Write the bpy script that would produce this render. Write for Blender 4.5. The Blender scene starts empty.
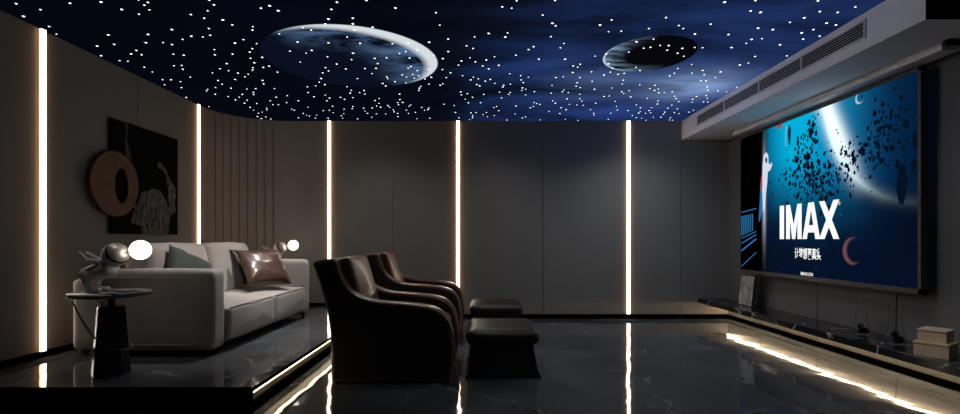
import bpy, bmesh, math, random
import numpy as np
from mathutils import Vector, Matrix, noise as mnoise
random.seed(7); PI = math.pi
SC = bpy.context.scene; COL = SC.collection

# ------------------------------------------------------------------ materials
def new_mat(name):
    m = bpy.data.materials.new(name); m.use_nodes = True
    nt = m.node_tree; nt.nodes.clear()
    out = nt.nodes.new('ShaderNodeOutputMaterial')
    return m, nt, out
def N(nt, typ, **kw):
    n = nt.nodes.new(typ)
    for k, v in kw.items():
        if hasattr(n, k): setattr(n, k, v)
        else: n.inputs[k.replace('_', ' ')].default_value = v
    return n
def ramp(nt, src, stops):
    r = nt.nodes.new('ShaderNodeValToRGB'); e = r.color_ramp.elements
    while len(e) < len(stops): e.new(0.5)
    for i, (p, c) in enumerate(stops):
        e[i].position = p; e[i].color = (c[0], c[1], c[2], 1) if hasattr(c, '__len__') else (c, c, c, 1)
    nt.links.new(src, r.inputs[0]); return r.outputs[0]
def math_(nt, op, a, b=None, clamp=False):
    n = nt.nodes.new('ShaderNodeMath'); n.operation = op; n.use_clamp = clamp
    for i, v in enumerate((a, b)):
        if v is None: continue
        if isinstance(v, (int, float)): n.inputs[i].default_value = v
        else: nt.links.new(v, n.inputs[i])
    return n.outputs[0]
def mixc(nt, fac, a, b, mode='MIX'):
    n = nt.nodes.new('ShaderNodeMix'); n.data_type = 'RGBA'; n.blend_type = mode
    for i, v in ((0, fac), (6, a), (7, b)):
        if isinstance(v, (int, float)): n.inputs[i].default_value = v
        elif isinstance(v, tuple): n.inputs[i].default_value = (v[0], v[1], v[2], 1)
        else: nt.links.new(v, n.inputs[i])
    return n.outputs[2]
def principled(name, col, rough=0.5, metal=0.0, vary=0.12, scale=6.0, bump=0.0, bscale=60.0, sheen=0.0, coat=0.0, ior=1.45, spec=0.5):
    m, nt, out = new_mat(name)
    p = nt.nodes.new('ShaderNodeBsdfPrincipled')
    p.inputs['Roughness'].default_value = rough; p.inputs['Metallic'].default_value = metal
    p.inputs['IOR'].default_value = ior; p.inputs['Specular IOR Level'].default_value = spec
    if sheen: p.inputs['Sheen Weight'].default_value = sheen
    if coat: p.inputs['Coat Weight'].default_value = coat; p.inputs['Coat Roughness'].default_value = 0.15
    tc = N(nt, 'ShaderNodeTexCoord')
    nz = N(nt, 'ShaderNodeTexNoise', Scale=scale, Detail=4.0); nt.links.new(tc.outputs['Object'], nz.inputs['Vector'])
    a = tuple(c * (1 - vary) for c in col); b = tuple(min(1, c * (1 + vary)) for c in col)
    nt.links.new(ramp(nt, nz.outputs['Fac'], [(0.3, a), (0.7, b)]), p.inputs['Base Color'])
    if bump:
        n2 = N(nt, 'ShaderNodeTexNoise', Scale=bscale, Detail=3.0); nt.links.new(tc.outputs['Object'], n2.inputs['Vector'])
        bp = N(nt, 'ShaderNodeBump', Strength=bump, Distance=0.01); nt.links.new(n2.outputs['Fac'], bp.inputs['Height'])
        nt.links.new(bp.outputs[0], p.inputs['Normal'])
    nt.links.new(p.outputs[0], out.inputs[0]); return m
def emitter(name, col, strength):
    m, nt, out = new_mat(name)
    e = N(nt, 'ShaderNodeEmission', Strength=strength); e.inputs[0].default_value = (*col, 1)
    nt.links.new(e.outputs[0], out.inputs[0]); return m
def flat_black(name):
    return principled(name, (0.0004, 0.0004, 0.0004), 1.0, vary=0.0, spec=0.0)
def marble(name, base, vein, rough, vscale, wave=0.0, tile=0.0, vamount=1.0, cloud=(0.6, 1.5), spec=0.5):
    m, nt, out = new_mat(name)
    p = nt.nodes.new('ShaderNodeBsdfPrincipled'); p.inputs['Roughness'].default_value = rough
    p.inputs['IOR'].default_value = 1.5; p.inputs['Specular IOR Level'].default_value = spec
    tc = N(nt, 'ShaderNodeTexCoord')
    nz = N(nt, 'ShaderNodeTexNoise', Scale=vscale * 0.9, Detail=6.0, Roughness=0.6); nt.links.new(tc.outputs['Object'], nz.inputs['Vector'])
    add = N(nt, 'ShaderNodeVectorMath', operation='MULTIPLY_ADD')
    nt.links.new(nz.outputs['Color'], add.inputs[0]); add.inputs[1].default_value = (0.9 / vscale,) * 3
    nt.links.new(tc.outputs['Object'], add.inputs[2])
    vo = N(nt, 'ShaderNodeTexVoronoi', feature='DISTANCE_TO_EDGE', Scale=vscale); nt.links.new(add.outputs[0], vo.inputs['Vector'])
    v1 = ramp(nt, vo.outputs['Distance'], [(0.0, 1.0), (0.022, 0.0)])
    n3 = N(nt, 'ShaderNodeTexNoise', Scale=vscale * 1.7, Detail=2.0); nt.links.new(tc.outputs['Object'], n3.inputs['Vector'])
    brk = ramp(nt, n3.outputs['Fac'], [(0.48, 0.0), (0.62, 1.0)])
    vm = math_(nt, 'MULTIPLY', math_(nt, 'MULTIPLY', v1, brk), vamount)
    n4 = N(nt, 'ShaderNodeTexNoise', Scale=vscale * 1.3, Detail=8.0, Roughness=0.65, Distortion=0.6); nt.links.new(tc.outputs['Object'], n4.inputs['Vector'])
    cb = ramp(nt, n4.outputs['Fac'], [(0.3, tuple(c * cloud[0] for c in base)), (0.72, tuple(c * cloud[1] for c in base))])
    c = mixc(nt, vm, cb, vein)
    if tile:
        sep = N(nt, 'ShaderNodeSeparateXYZ'); nt.links.new(tc.outputs['Object'], sep.inputs[0])
        def line(s, period, off):
            f = math_(nt, 'FRACT', math_(nt, 'ADD', math_(nt, 'DIVIDE', s, period), off))
            return math_(nt, 'LESS_THAN', f, 0.004 / period)
        l = math_(nt, 'MAXIMUM', line(sep.outputs[0], tile * 2, 0.27), line(sep.outputs[1], tile, 0.34))
        c = mixc(nt, math_(nt, 'MULTIPLY', l, 0.45), c, (0.004, 0.004, 0.004))
    nt.links.new(c, p.inputs['Base Color'])
    if wave:
        nw = N(nt, 'ShaderNodeTexNoise', Scale=3.2, Detail=1.5, Roughness=0.4); nt.links.new(tc.outputs['Object'], nw.inputs['Vector'])
        bp = N(nt, 'ShaderNodeBump', Strength=1.0, Distance=wave); nt.links.new(nw.outputs['Fac'], bp.inputs['Height'])
        nt.links.new(bp.outputs[0], p.inputs['Normal'])
    nt.links.new(p.outputs[0], out.inputs[0]); return m

M = {}
M['wall'] = principled('wall_panel_grey', (0.235, 0.222, 0.21), 0.6, vary=0.05, scale=1.2, bump=0.05, bscale=90)
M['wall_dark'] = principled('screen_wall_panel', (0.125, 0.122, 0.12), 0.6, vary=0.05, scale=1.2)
M['groove'] = principled('groove_dark', (0.02, 0.02, 0.02), 0.8)
M['soffit'] = principled('soffit_plaster', (0.78, 0.78, 0.82), 0.7, vary=0.03, scale=2)
M['black'] = flat_black('cut_face_black')
M['base'] = principled('black_baseboard', (0.0015, 0.0015, 0.0015), 0.9, spec=0.0)
M['floor'] = marble('grey_marble_floor', (0.066, 0.073, 0.082), (0.30, 0.30, 0.30), 0.045, 1.05, wave=0.0042, tile=1.2, vamount=0.55, cloud=(0.45, 1.6), spec=0.55)
M['kick'] = marble('riser_marble', (0.065, 0.055, 0.045), (0.3, 0.25, 0.2), 0.3, 4.0, cloud=(0.4, 1.6))
M['shelf'] = marble('black_marble_shelf', (0.007, 0.007, 0.008), (0.7, 0.68, 0.64), 0.14, 2.3, vamount=1.0)
M['led'] = emitter('warm_led_diffuser', (1.0, 0.85, 0.69), 12.0)
M['led_side'] = emitter('amber_led_side', (1.0, 0.55, 0.27), 7.0)
M['led_warm'] = emitter('amber_led_diffuser', (1.0, 0.76, 0.48), 10.0)
M['led_shelf'] = emitter('shelf_led_diffuser', (1.0, 0.74, 0.45), 60.0)
M['alu'] = principled('channel_aluminium', (0.35, 0.25, 0.17), 0.4, metal=0.4)
M['fabric'] = principled('sofa_fabric', (0.36, 0.33, 0.31), 0.85, vary=0.10, scale=3, bump=0.35, bscale=220, sheen=0.25)
M['fabric_seam'] = principled('sofa_piping', (0.40, 0.37, 0.34), 0.8, vary=0.05)
M['metal_black'] = principled('black_metal', (0.004, 0.004, 0.004), 0.6, spec=0.15)
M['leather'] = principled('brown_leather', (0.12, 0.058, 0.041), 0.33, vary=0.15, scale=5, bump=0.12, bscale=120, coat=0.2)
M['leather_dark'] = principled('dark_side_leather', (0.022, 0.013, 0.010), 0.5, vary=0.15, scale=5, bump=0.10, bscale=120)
M['leather_otto'] = principled('ottoman_leather', (0.024, 0.018, 0.016), 0.42, vary=0.15, scale=5, bump=0.10, bscale=120, spec=0.35)
M['leather_tan'] = principled('cushion_leather', (0.075, 0.040, 0.029), 0.34, vary=0.15, scale=6, bump=0.1, bscale=100, coat=0.5)
M['leather_tan_dark'] = principled('cushion_back_leather', (0.025, 0.018, 0.016), 0.4)
M['stitch'] = principled('pale_stitching', (0.5, 0.45, 0.4), 0.6)
M['green'] = principled('green_velvet', (0.034, 0.044, 0.036), 0.8, vary=0.1, sheen=0.1, bump=0.2, bscale=150)
M['statue'] = principled('matt_white_resin', (0.72, 0.69, 0.67), 0.42, vary=0.03)
M['chrome'] = principled('brushed_silver', (0.60, 0.56, 0.54), 0.42, metal=0.6, vary=0.03)
M['visor'] = principled('dark_visor', (0.02, 0.016, 0.014), 0.2)
M['globe'] = emitter('opal_globe_glow', (1.0, 0.90, 0.76), 4.0)
M['tabletop'] = principled('grey_stone_top', (0.30, 0.29, 0.28), 0.3, vary=0.15)
M['gloss_black'] = principled('gloss_black_lacquer', (0.006, 0.006, 0.006), 0.12, coat=0.5)
M['hoop'] = principled('bronze_hoop', (0.16, 0.14, 0.12), 0.3, metal=0.8)
M['paper'] = principled('magazine_paper', (0.33, 0.32, 0.31), 0.6)
M['paper_dark'] = principled('magazine_print', (0.03, 0.03, 0.035), 0.5)
M['paper_blue'] = principled('magazine_blue_page', (0.11, 0.12, 0.15), 0.5)
M['box_tan'] = principled('tan_box_board', (0.55, 0.42, 0.29), 0.6, vary=0.06, scale=14)
M['box_side'] = principled('dark_box_side', (0.03, 0.025, 0.02), 0.6)
M['rock'] = principled('black_rock', (0.004, 0.004, 0.004), 0.6)
M['white_metal'] = principled('white_casing', (0.70, 0.70, 0.72), 0.4)
M['grille'] = principled('grille_slats', (0.65, 0.65, 0.70), 0.5)
M['grille_back'] = principled('duct_black', (0.003, 0.003, 0.003), 0.9)
M['tv_frame'] = principled('screen_bezel', (0.075, 0.075, 0.078), 0.4, metal=0.2)
m, nt, out = new_mat('clear_glass')
gl = N(nt, 'ShaderNodeBsdfGlass', Roughness=0.0, IOR=1.06); gl.inputs[0].default_value = (0.97, 0.97, 0.98, 1)
nt.links.new(gl.outputs[0], out.inputs[0]); M['glass'] = m
# bronze ring with brushed rust tone
m, nt, out = new_mat('patinated_copper'); p = nt.nodes.new('ShaderNodeBsdfPrincipled')
tc = N(nt, 'ShaderNodeTexCoord'); nz = N(nt, 'ShaderNodeTexNoise', Scale=9.0, Detail=8.0, Roughness=0.7); nt.links.new(tc.outputs['Object'], nz.inputs[0])
nt.links.new(ramp(nt, nz.outputs['Fac'], [(0.3, (0.04, 0.010, 0.003)), (0.7, (0.13, 0.040, 0.010))]), p.inputs['Base Color'])
p.inputs['Roughness'].default_value = 0.5; p.inputs['Metallic'].default_value = 0.3; nt.links.new(p.outputs[0], out.inputs[0]); M['copper'] = m
# abstract painting: black with brushed white sweeps (object coords: y along wall 0..1.1, z 0..1.13)
m, nt, out = new_mat('brushstroke_canvas'); p = nt.nodes.new('ShaderNodeBsdfPrincipled'); p.inputs['Roughness'].default_value = 0.9; p.inputs['Specular IOR Level'].default_value = 0.1
tc = N(nt, 'ShaderNodeTexCoord'); sep = N(nt, 'ShaderNodeSeparateXYZ'); nt.links.new(tc.outputs['Object'], sep.inputs[0])
Y, Z = sep.outputs[1], sep.outputs[2]
dn = N(nt, 'ShaderNodeTexNoise', Scale=5.0, Detail=5.0); nt.links.new(tc.outputs['Object'], dn.inputs[0])
dw = math_(nt, 'MULTIPLY', math_(nt, 'SUBTRACT', dn.outputs['Fac'], 0.5), 0.35)
def ell(cy, cz, ry, rz):
    a = math_(nt, 'POWER', math_(nt, 'DIVIDE', math_(nt, 'SUBTRACT', math_(nt, 'ADD', Y, dw), cy), ry), 2.0)
    b = math_(nt, 'POWER', math_(nt, 'DIVIDE', math_(nt, 'SUBTRACT', Z, cz), rz), 2.0)
    return math_(nt, 'SQRT', math_(nt, 'ADD', a, b))
blob = math_(nt, 'LESS_THAN', ell(0.64, 0.20, 0.30, 0.30), 1.0)
arcd = ell(0.62, 0.42, 0.36, 0.36)
arc = math_(nt, 'MULTIPLY', math_(nt, 'LESS_THAN', math_(nt, 'ABSOLUTE', math_(nt, 'SUBTRACT', arcd, 1.0)), 0.10), math_(nt, 'GREATER_THAN', Y, 0.70))
st = math_(nt, 'MULTIPLY', math_(nt, 'LESS_THAN', math_(nt, 'ABSOLUTE', math_(nt, 'SUBTRACT', math_(nt, 'ADD', Y, dw), 0.22)), 0.02), math_(nt, 'GREATER_THAN', Z, 0.70))
mp = N(nt, 'ShaderNodeMapping'); mp.inputs['Scale'].default_value = (1, 26, 5); nt.links.new(tc.outputs['Object'], mp.inputs[0])
bn = N(nt, 'ShaderNodeTexNoise', Scale=1.6, Detail=8.0, Roughness=0.75, Distortion=0.8); nt.links.new(mp.outputs[0], bn.inputs[0])
br = ramp(nt, bn.outputs['Fac'], [(0.40, 0.0), (0.62, 1.0)])
mask = math_(nt, 'MULTIPLY', math_(nt, 'MAXIMUM', math_(nt, 'MAXIMUM', blob, arc), math_(nt, 'MULTIPLY', st, 0.6)), br)
nt.links.new(mixc(nt, mask, (0.004, 0.004, 0.004), (0.30, 0.28, 0.26)), p.inputs['Base Color'])
nt.links.new(p.outputs[0], out.inputs[0]); M['canvas'] = m
M['print'] = marble('marbled_print', (0.12, 0.12, 0.12), (0.8, 0.8, 0.8), 0.5, 4.5, vamount=1.0, cloud=(-3.0, 5.5))
# ceiling mural (object coords are room coords)
m, nt, out = new_mat('backlit_galaxy_ceiling')
tc = N(nt, 'ShaderNodeTexCoord'); sep = N(nt, 'ShaderNodeSeparateXYZ'); nt.links.new(tc.outputs['Object'], sep.inputs[0])
X, Y = sep.outputs[0], sep.outputs[1]
mp = N(nt, 'ShaderNodeMapping'); mp.inputs['Scale'].default_value = (0.55, 1.25, 1); mp.inputs['Rotation'].default_value = (0, 0, 0.18)
nt.links.new(tc.outputs['Object'], mp.inputs[0])
n1 = N(nt, 'ShaderNodeTexNoise', Scale=0.9, Detail=9.0, Roughness=0.58, Distortion=0.7); nt.links.new(mp.outputs[0], n1.inputs[0])
gx = ramp(nt, math_(nt, 'DIVIDE', math_(nt, 'ADD', X, 3.6), 6.7), [(0.10, 0.03), (0.45, 0.12), (0.64, 0.75), (0.8, 1.0), (1.0, 0.95)])
ng = ramp(nt, n1.outputs['Fac'], [(0.30, 0.15), (0.50, 0.55), (0.68, 1.0)])
gy = ramp(nt, math_(nt, 'DIVIDE', math_(nt, 'SUBTRACT', Y, 3.4), 3.0), [(0.0, 0.40), (0.55, 1.0)])
fac = math_(nt, 'MULTIPLY', math_(nt, 'MULTIPLY', gx, ng), gy)
col = ramp(nt, fac, [(0.0, (0.0012, 0.0016, 0.004)), (0.15, (0.003, 0.005, 0.013)), (0.45, (0.010, 0.025, 0.095)), (1.0, (0.020, 0.050, 0.20))])
def gauss(cx, cy, rx, ry):
    a = math_(nt, 'POWER', math_(nt, 'DIVIDE', math_(nt, 'SUBTRACT', X, cx), rx), 2.0)
    b = math_(nt, 'POWER', math_(nt, 'DIVIDE', math_(nt, 'SUBTRACT', Y, cy), ry), 2.0)
    return math_(nt, 'EXPONENT', math_(nt, 'MULTIPLY', math_(nt, 'ADD', a, b), -1.0))
haze = math_(nt, 'MULTIPLY', math_(nt, 'ADD', gauss(2.40, 5.65, 0.5, 0.5), math_(nt, 'MULTIPLY', gauss(1.35, 5.6, 0.5, 0.5), 0.28)),
             ramp(nt, n1.outputs['Fac'], [(0.36, 0.12), (0.66, 1.0)]))
col = mixc(nt, haze, col, (0.24, 0.34, 0.50), 'ADD')
def planet(col, cx, cy, rx, ry, lx, ly, shape, tint, limb, dark, stretch):
    u = math_(nt, 'DIVIDE', math_(nt, 'SUBTRACT', X, cx), rx); v = math_(nt, 'DIVIDE', math_(nt, 'SUBTRACT', Y, cy), ry)
    r = math_(nt, 'SQRT', math_(nt, 'ADD', math_(nt, 'POWER', u, 2.0), math_(nt, 'POWER', v, 2.0)))
    inside = ramp(nt, r, [(0.985, 1.0), (1.0, 0.0)])
    us = math_(nt, 'SUBTRACT', u, lx); vs = math_(nt, 'SUBTRACT', v, ly)
    rs = math_(nt, 'SQRT', math_(nt, 'ADD', math_(nt, 'POWER', us, 2.0), math_(nt, 'POWER', vs, 2.0)))
    mp = N(nt, 'ShaderNodeMapping'); mp.inputs['Scale'].default_value = stretch[:3]; mp.inputs['Rotation'].default_value = (0, 0, stretch[3]); nt.links.new(tc.outputs['Object'], mp.inputs[0])
    sn = N(nt, 'ShaderNodeTexNoise', Scale=2.2, Detail=9.0, Roughness=0.68, Distortion=0.4); nt.links.new(mp.outputs[0], sn.inputs[0])
    rs = math_(nt, 'MULTIPLY', rs, 0.5); shape = [q_ * 0.5 for q_ in shape]
    surf = math_(nt, 'MULTIPLY', ramp(nt, sn.outputs['Fac'], [(0.42, 0.0), (0.70, 1.0)]), ramp(nt, rs, [(shape[0], 0.0), (shape[1], 1.0)]))
    ll = math.hypot(lx, ly); dt = math_(nt, 'ADD', math_(nt, 'MULTIPLY', u, -lx / ll * 0.5), math_(nt, 'ADD', math_(nt, 'MULTIPLY', v, -ly / ll * 0.5), 0.5))
    surf = math_(nt, 'MULTIPLY', surf, ramp(nt, dt, [(0.36, 0.0), (0.75, 1.0)]))
    body = mixc(nt, surf, dark, tint)
    lim = math_(nt, 'MULTIPLY', ramp(nt, rs, [(shape[1], 0.0), (shape[2], 1.0)]), 1.0)
    body = mixc(nt, lim, body, limb)
    return mixc(nt, inside, col, body)
col = planet(col, -1.24, 4.86, 0.83, 0.83, -0.20, 0.13, (0.30, 1.00, 1.10), (0.13, 0.25, 0.48), (0.66, 0.72, 0.76), (0.003, 0.005, 0.014), (1, 1.4, 1, 0.3))
col = planet(col, 1.59, 4.71, 0.42, 0.46, 0.10, -0.05, (0.60, 1.04, 1.10), (0.30, 0.45, 0.68), (0.70, 0.78, 0.88), (0.002, 0.002, 0.004), (1.2, 6, 1, -0.3))
e = N(nt, 'ShaderNodeEmission', Strength=1.0); nt.links.new(col, e.inputs[0]); nt.links.new(e.outputs[0], out.inputs[0]); M['galaxy'] = m
M['star'] = emitter('fibre_star_glow', (0.93, 0.96, 1.0), 2.6)

# ------------------------------------------------------------------ mesh helpers
def link(name, bm, mats, parent=None, smooth=False, loc=None):
    me = bpy.data.meshes.new(name); bmesh.ops.recalc_face_normals(bm, faces=bm.faces) if False else None
    bm.to_mesh(me); bm.free()
    for mm in (mats if isinstance(mats, (list, tuple)) else [mats]): me.materials.append(mm)
    if smooth:
        for p in me.polygons: p.use_smooth = True
    o = bpy.data.objects.new(name, me); COL.objects.link(o)
    if parent: o.parent = parent
    if loc: o.location = loc
    return o
def tag(o, label=None, cat=None, group=None, kind=None):
    if label: o['label'] = label
    if cat: o['category'] = cat
    if group: o['group'] = group
    if kind: o['kind'] = kind
    return o
def empty(name, loc=(0, 0, 0), rz=0.0):
    o = bpy.data.objects.new(name, None); COL.objects.link(o); o.location = loc; o.rotation_euler.z = rz
    o.empty_display_size = 0.05; return o
def kids(o): return [c for c in bpy.data.objects if c.parent == o]
def copy_tree(o, parent=None):
    c = o.copy(); COL.objects.link(c); c.parent = parent
    if parent is not None: c.matrix_parent_inverse = o.matrix_parent_inverse.copy()
    for ch in kids(o): copy_tree(ch, c)
    return c
def box_bm(x0, x1, y0, y1, z0, z1, bev=0.0, seg=2, bm=None):
    own = bm is None
    b = bmesh.new()
    r = bmesh.ops.create_cube(b, size=1.0)
    for v in b.verts: v.co = Vector(((x0 + x1) / 2 + v.co.x * (x1 - x0), (y0 + y1) / 2 + v.co.y * (y1 - y0), (z0 + z1) / 2 + v.co.z * (z1 - z0)))
    if bev: bmesh.ops.bevel(b, geom=b.edges[:], offset=bev, segments=seg, profile=0.5, affect='EDGES')
    if own: return b
    merge(bm, b); return bm
def merge(dst, src):
    me = bpy.data.meshes.new('t'); src.to_mesh(me); src.free(); dst.from_mesh(me); bpy.data.meshes.remove(me)
def prism(poly, lo, hi, axis='y', bev=0.0, seg=3):
    """closed outline extruded along an axis; poly in the two other axes (x,z) for y, (x,y) for z, (y,z) for x"""
    b = bmesh.new()
    def P(p, t): return {'y': (p[0], t, p[1]), 'z': (p[0], p[1], t), 'x': (t, p[0], p[1])}[axis]
    A = [b.verts.new(P(p, lo)) for p in poly]; B = [b.verts.new(P(p, hi)) for p in poly]
    b.faces.new(A); b.faces.new(B[::-1]); n = len(poly)
    for i in range(n): b.faces.new((A[i], B[i], B[(i + 1) % n], A[(i + 1) % n]))
    bmesh.ops.recalc_face_normals(b, faces=b.faces)
    if bev:
        es = [e for e in b.edges if len(set(abs({'y': v.co.y, 'z': v.co.z, 'x': v.co.x}[axis] - lo) < 1e-6 for v in e.verts)) == 1]
        bmesh.ops.bevel(b, geom=es, offset=bev, segments=seg, profile=0.5, affect='EDGES')
    return b
def catmull(pts, n=6, closed=False):
    out = []; L = len(pts)
    rng = range(L) if closed else range(L - 1)
    for i in rng:
        g = (lambda k: Vector(pts[k % L])) if closed else (lambda k: Vector(pts[max(0, min(L - 1, k))]))
        p0, p1, p2, p3 = g(i - 1), g(i), g(i + 1), g(i + 2)
        for j in range(n):
            t = j / n
            out.append(0.5 * ((2 * p1) + (p2 - p0) * t + (2 * p0 - 5 * p1 + 4 * p2 - p3) * t * t + (3 * p1 - p0 - 3 * p2 + p3) * t ** 3))
    if not closed: out.append(Vector(pts[-1]))
    return out
def tube(pts, r, seg=8, closed=False, bm=None):
    b = bm or bmesh.new(); pts = [Vector(p) for p in pts]; n = len(pts); rings = []
    for i, p in enumerate(pts):
        a = pts[(i - 1) % n] if (closed or i > 0) else p; c = pts[(i + 1) % n] if (closed or i < n - 1) else p
        t = (c - a).normalized(); up = Vector((0, 0, 1)) if abs(t.z) < 0.95 else Vector((1, 0, 0))
        s = t.cross(up).normalized(); u = s.cross(t)
        rr = r(i / (n - 1)) if callable(r) else r
        rings.append([b.verts.new(p + (s * math.cos(2 * PI * k / seg) + u * math.sin(2 * PI * k / seg)) * rr) for k in range(seg)])
    for i in range(n if closed else n - 1):
        A, B = rings[i], rings[(i + 1) % n]
        for k in range(seg): b.faces.new((A[k], A[(k + 1) % seg], B[(k + 1) % seg], B[k]))
    if not closed: b.faces.new(rings[0][::-1]); b.faces.new(rings[-1])
    return b
def lathe(prof, seg=48, cx=0, cy=0, closed=False):
    b = bmesh.new(); rings = []
    for (r, z) in prof:
        if r < 1e-6: rings.append([b.verts.new((cx, cy, z))])
        else: rings.append([b.verts.new((cx + r * math.cos(2 * PI * k / seg), cy + r * math.sin(2 * PI * k / seg), z)) for k in range(seg)])
    prs = list(zip(rings, rings[1:]))
    if closed: prs.append((rings[-1], rings[0]))
    for A, B in prs:
        for k in range(seg):
            k2 = (k + 1) % seg
            if len(A) == 1 and len(B) == 1: continue
            if len(A) == 1: b.faces.new((A[0], B[k2], B[k]))
            elif len(B) == 1: b.faces.new((A[k], A[k2], B[0]))
            else: b.faces.new((A[k], A[k2], B[k2], B[k]))
    bmesh.ops.recalc_face_normals(b, faces=b.faces)
    return b
def soft_box(sx, sy, sz, r=0.05, puff=(0, 0, 0), n=14, wr=0.0, seed=0):
    """rounded, stuffed block centred on the origin; puff swells the middle of the faces along each axis"""
    b = bmesh.new(); bmesh.ops.create_cube(b, size=2.0)
    bmesh.ops.subdivide_edges(b, edges=b.edges[:], cuts=n, use_grid_fill=True)
    h = Vector((sx / 2, sy / 2, sz / 2))
    for v in b.verts:
        c = v.co.copy()
        # denser vertices near the rims
        q = Vector([math.copysign(1 - (1 - abs(t)) ** 1.35, t) for t in c])
        p = Vector((q.x * h.x, q.y * h.y, q.z * h.z))
        core = Vector([max(-h[i] + r, min(h[i] - r, p[i])) for i in range(3)])
        d = p - core
        if d.length > 1e-9: p = core + d.normalized() * r
        ax, ay, az = q
        p.x += math.copysign(puff[0] * (1 - ay ** 2) * (1 - az ** 2), ax) * abs(ax) ** 2
        p.y += math.copysign(puff[1] * (1 - ax ** 2) * (1 - az ** 2), ay) * abs(ay) ** 2
        p.z += math.copysign(puff[2] * (1 - ax ** 2) * (1 - ay ** 2), az) * abs(az) ** 2
        if wr:
            nn = mnoise.noise(Vector((p.x * 6 + seed, p.y * 6, p.z * 9))) + 0.5 * mnoise.noise(Vector((p.x * 17, p.y * 17 + seed, p.z * 17)))
            p += c.normalized() * nn * wr
        v.co = p
    return b
def pillow(w, h, t, n=22, wr=0.006, seed=0, pinch=0.06):
    """square scatter cushion in the local x-z plane, thick along y"""
    b = bmesh.new(); G = {}
    for s in (1, -1):
        for i in range(n + 1):
            for j in range(n + 1):
                u = -1 + 2 * i / n; v = -1 + 2 * j / n
                edge = (i in (0, n)) or (j in (0, n))
                if s == -1 and edge: G[s, i, j] = G[1, i, j]; continue
                th = t / 2 * ((1 - abs(u) ** 2.4) * (1 - abs(v) ** 2.4)) ** 0.55 if not edge else 0
                x = u * w / 2 * (1 - pinch * (1 - v * v) * abs(u)); z = v * h / 2 * (1 - pinch * (1 - u * u) * abs(v))
                cr = wr * mnoise.noise(Vector((x * 9 + seed, z * 9, s * 3))) * (1 if not edge else 0)
                # radiating corner creases
                a = math.atan2(v, u); cr += wr * 0.8 * math.sin(a * 12 + seed) * (abs(u) * abs(v)) * (0 if edge else 1)
                G[s, i, j] = b.verts.new((x, s * (th + cr), z))
    for s in (1, -1):
        for i in range(n):
            for j in range(n):
                q = [G[s, i, j], G[s, i + 1, j], G[s, i + 1, j + 1], G[s, i, j + 1]]
                b.faces.new(q if s == -1 else q[::-1])
    return b
def sphere(c, r, seg=32, bm=None, sc=(1, 1, 1)):
    b = bmesh.new(); bmesh.ops.create_uvsphere(b, u_segments=seg, v_segments=seg // 2, radius=r)
    for v in b.verts: v.co = Vector((v.co.x * sc[0] + c[0], v.co.y * sc[1] + c[1], v.co.z * sc[2] + c[2]))
    if bm is None: return b
    merge(bm, b); return bm

# ------------------------------------------------------------------ the room (camera at the origin, looking along +Y)
EYE, H, XL, XR, D, CUT = 1.15, 2.892, -3.63, 3.63, 7.32, 3.31
PZ, PX = 0.176, -1.503
SX, SZ = 2.95, 2.61          # soffit edge and underside
NEAR = -0.6
def struct(name, bm, mats, smooth=False): return tag(link(name, bm, mats, smooth=smooth), kind='structure')

# lower floor
struct('floor', box_bm(XL - 0.1, XR + 0.1, NEAR, D + 0.1, -0.12, 0.0), M['floor'])
# platform: slab, lit recess, kick
b = bmesh.new()
for args in ((XL, PX, CUT, D, PZ - 0.032, PZ),): box_bm(*args, bm=b)
b2 = box_bm(XL, PX - 0.045, CUT + 0.002, D, 0.0, PZ - 0.032)
for f in b2.faces: f.material_index = 1
merge(b, b2)
b3 = box_bm(PX - 0.045, PX - 0.012, CUT + 0.001, D, 0.0, 0.062)
for f in b3.faces: f.material_index = 2
merge(b, b3)
box_bm(PX - 0.05, PX, CUT, CUT + 0.004, 0.0, PZ - 0.0005, bm=b)
b.faces.ensure_lookup_table()
for f in b.faces:
    if f.normal.y < -0.9 or f.calc_center_median().y < CUT + 0.0045: f.material_index = 3
    elif f.normal.x > 0.9 and f.calc_center_median().z > 0.14: f.material_index = 2
    elif f.material_index == 0 and f.normal.z < -0.9: f.material_index = 1
struct('floor_platform', b, [M['floor'], M['kick'], M['base'], M['black']])

# walls: outline with V grooves, given thickness outward
R = 0.86; CX, CY = XL + R, 6.46
def offset_wall(pts, nrm, z0, z1, name, mat=None):
    """pts: polyline in plan; nrm: outward unit normals per point"""
    outer = [(p[0] + n[0] * 0.10, p[1] + n[1] * 0.10) for p, n in zip(pts, nrm)]
    return struct(name, prism(pts + outer[::-1], z0, z1, 'z'), mat or M['wall'])
def straight(p0, p1, n, grooves, gw=0.011, gd=0.012):
    p0 = Vector(p0); p1 = Vector(p1); L = (p1 - p0).length; t = (p1 - p0) / L; n = Vector(n); P = [p0]; 
    for g in sorted(grooves):
        c = p0 + t * g
        P += [c - t * gw / 2, c - t * gw / 2 + n * gd, c + t * gw / 2 + n * gd, c + t * gw / 2]
    P.append(p1)
    return [(q.x, q.y) for q in P], [(n.x, n.y)] * len(P)
def arc_pts(a0, a1, grooves, gw=0.011, gd=0.012):
    P, Nn = [], []
    angs = sorted([(a0 + (a1 - a0) * i / 60, 0) for i in range(61)] + [(g + s * gw / R / 2, k) for g in grooves for s, k in ((-1.001, 0), (-1, 1), (1, 1), (1.001, 0))])
    for a, k in angs:
        inside = any(abs(a - g) < gw / R / 2 * 0.99 for g in grooves)
        dr = gd if (k or inside) else 0
        n = (-math.cos(a), math.sin(a)); P.append((CX + n[0] * (R + dr), CY + n[1] * (R + dr))); Nn.append(n)
    return P, Nn
gr_angles = [math.radians(20.5 + 7.6 * k) for k in range(8)]
sp, sn_ = straight((XL, NEAR), (XL, CY), (-1, 0), [5.306 - NEAR, 2.2 - NEAR, 1.0 - NEAR])
ap, an = arc_pts(0, PI / 2, gr_angles)
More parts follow.
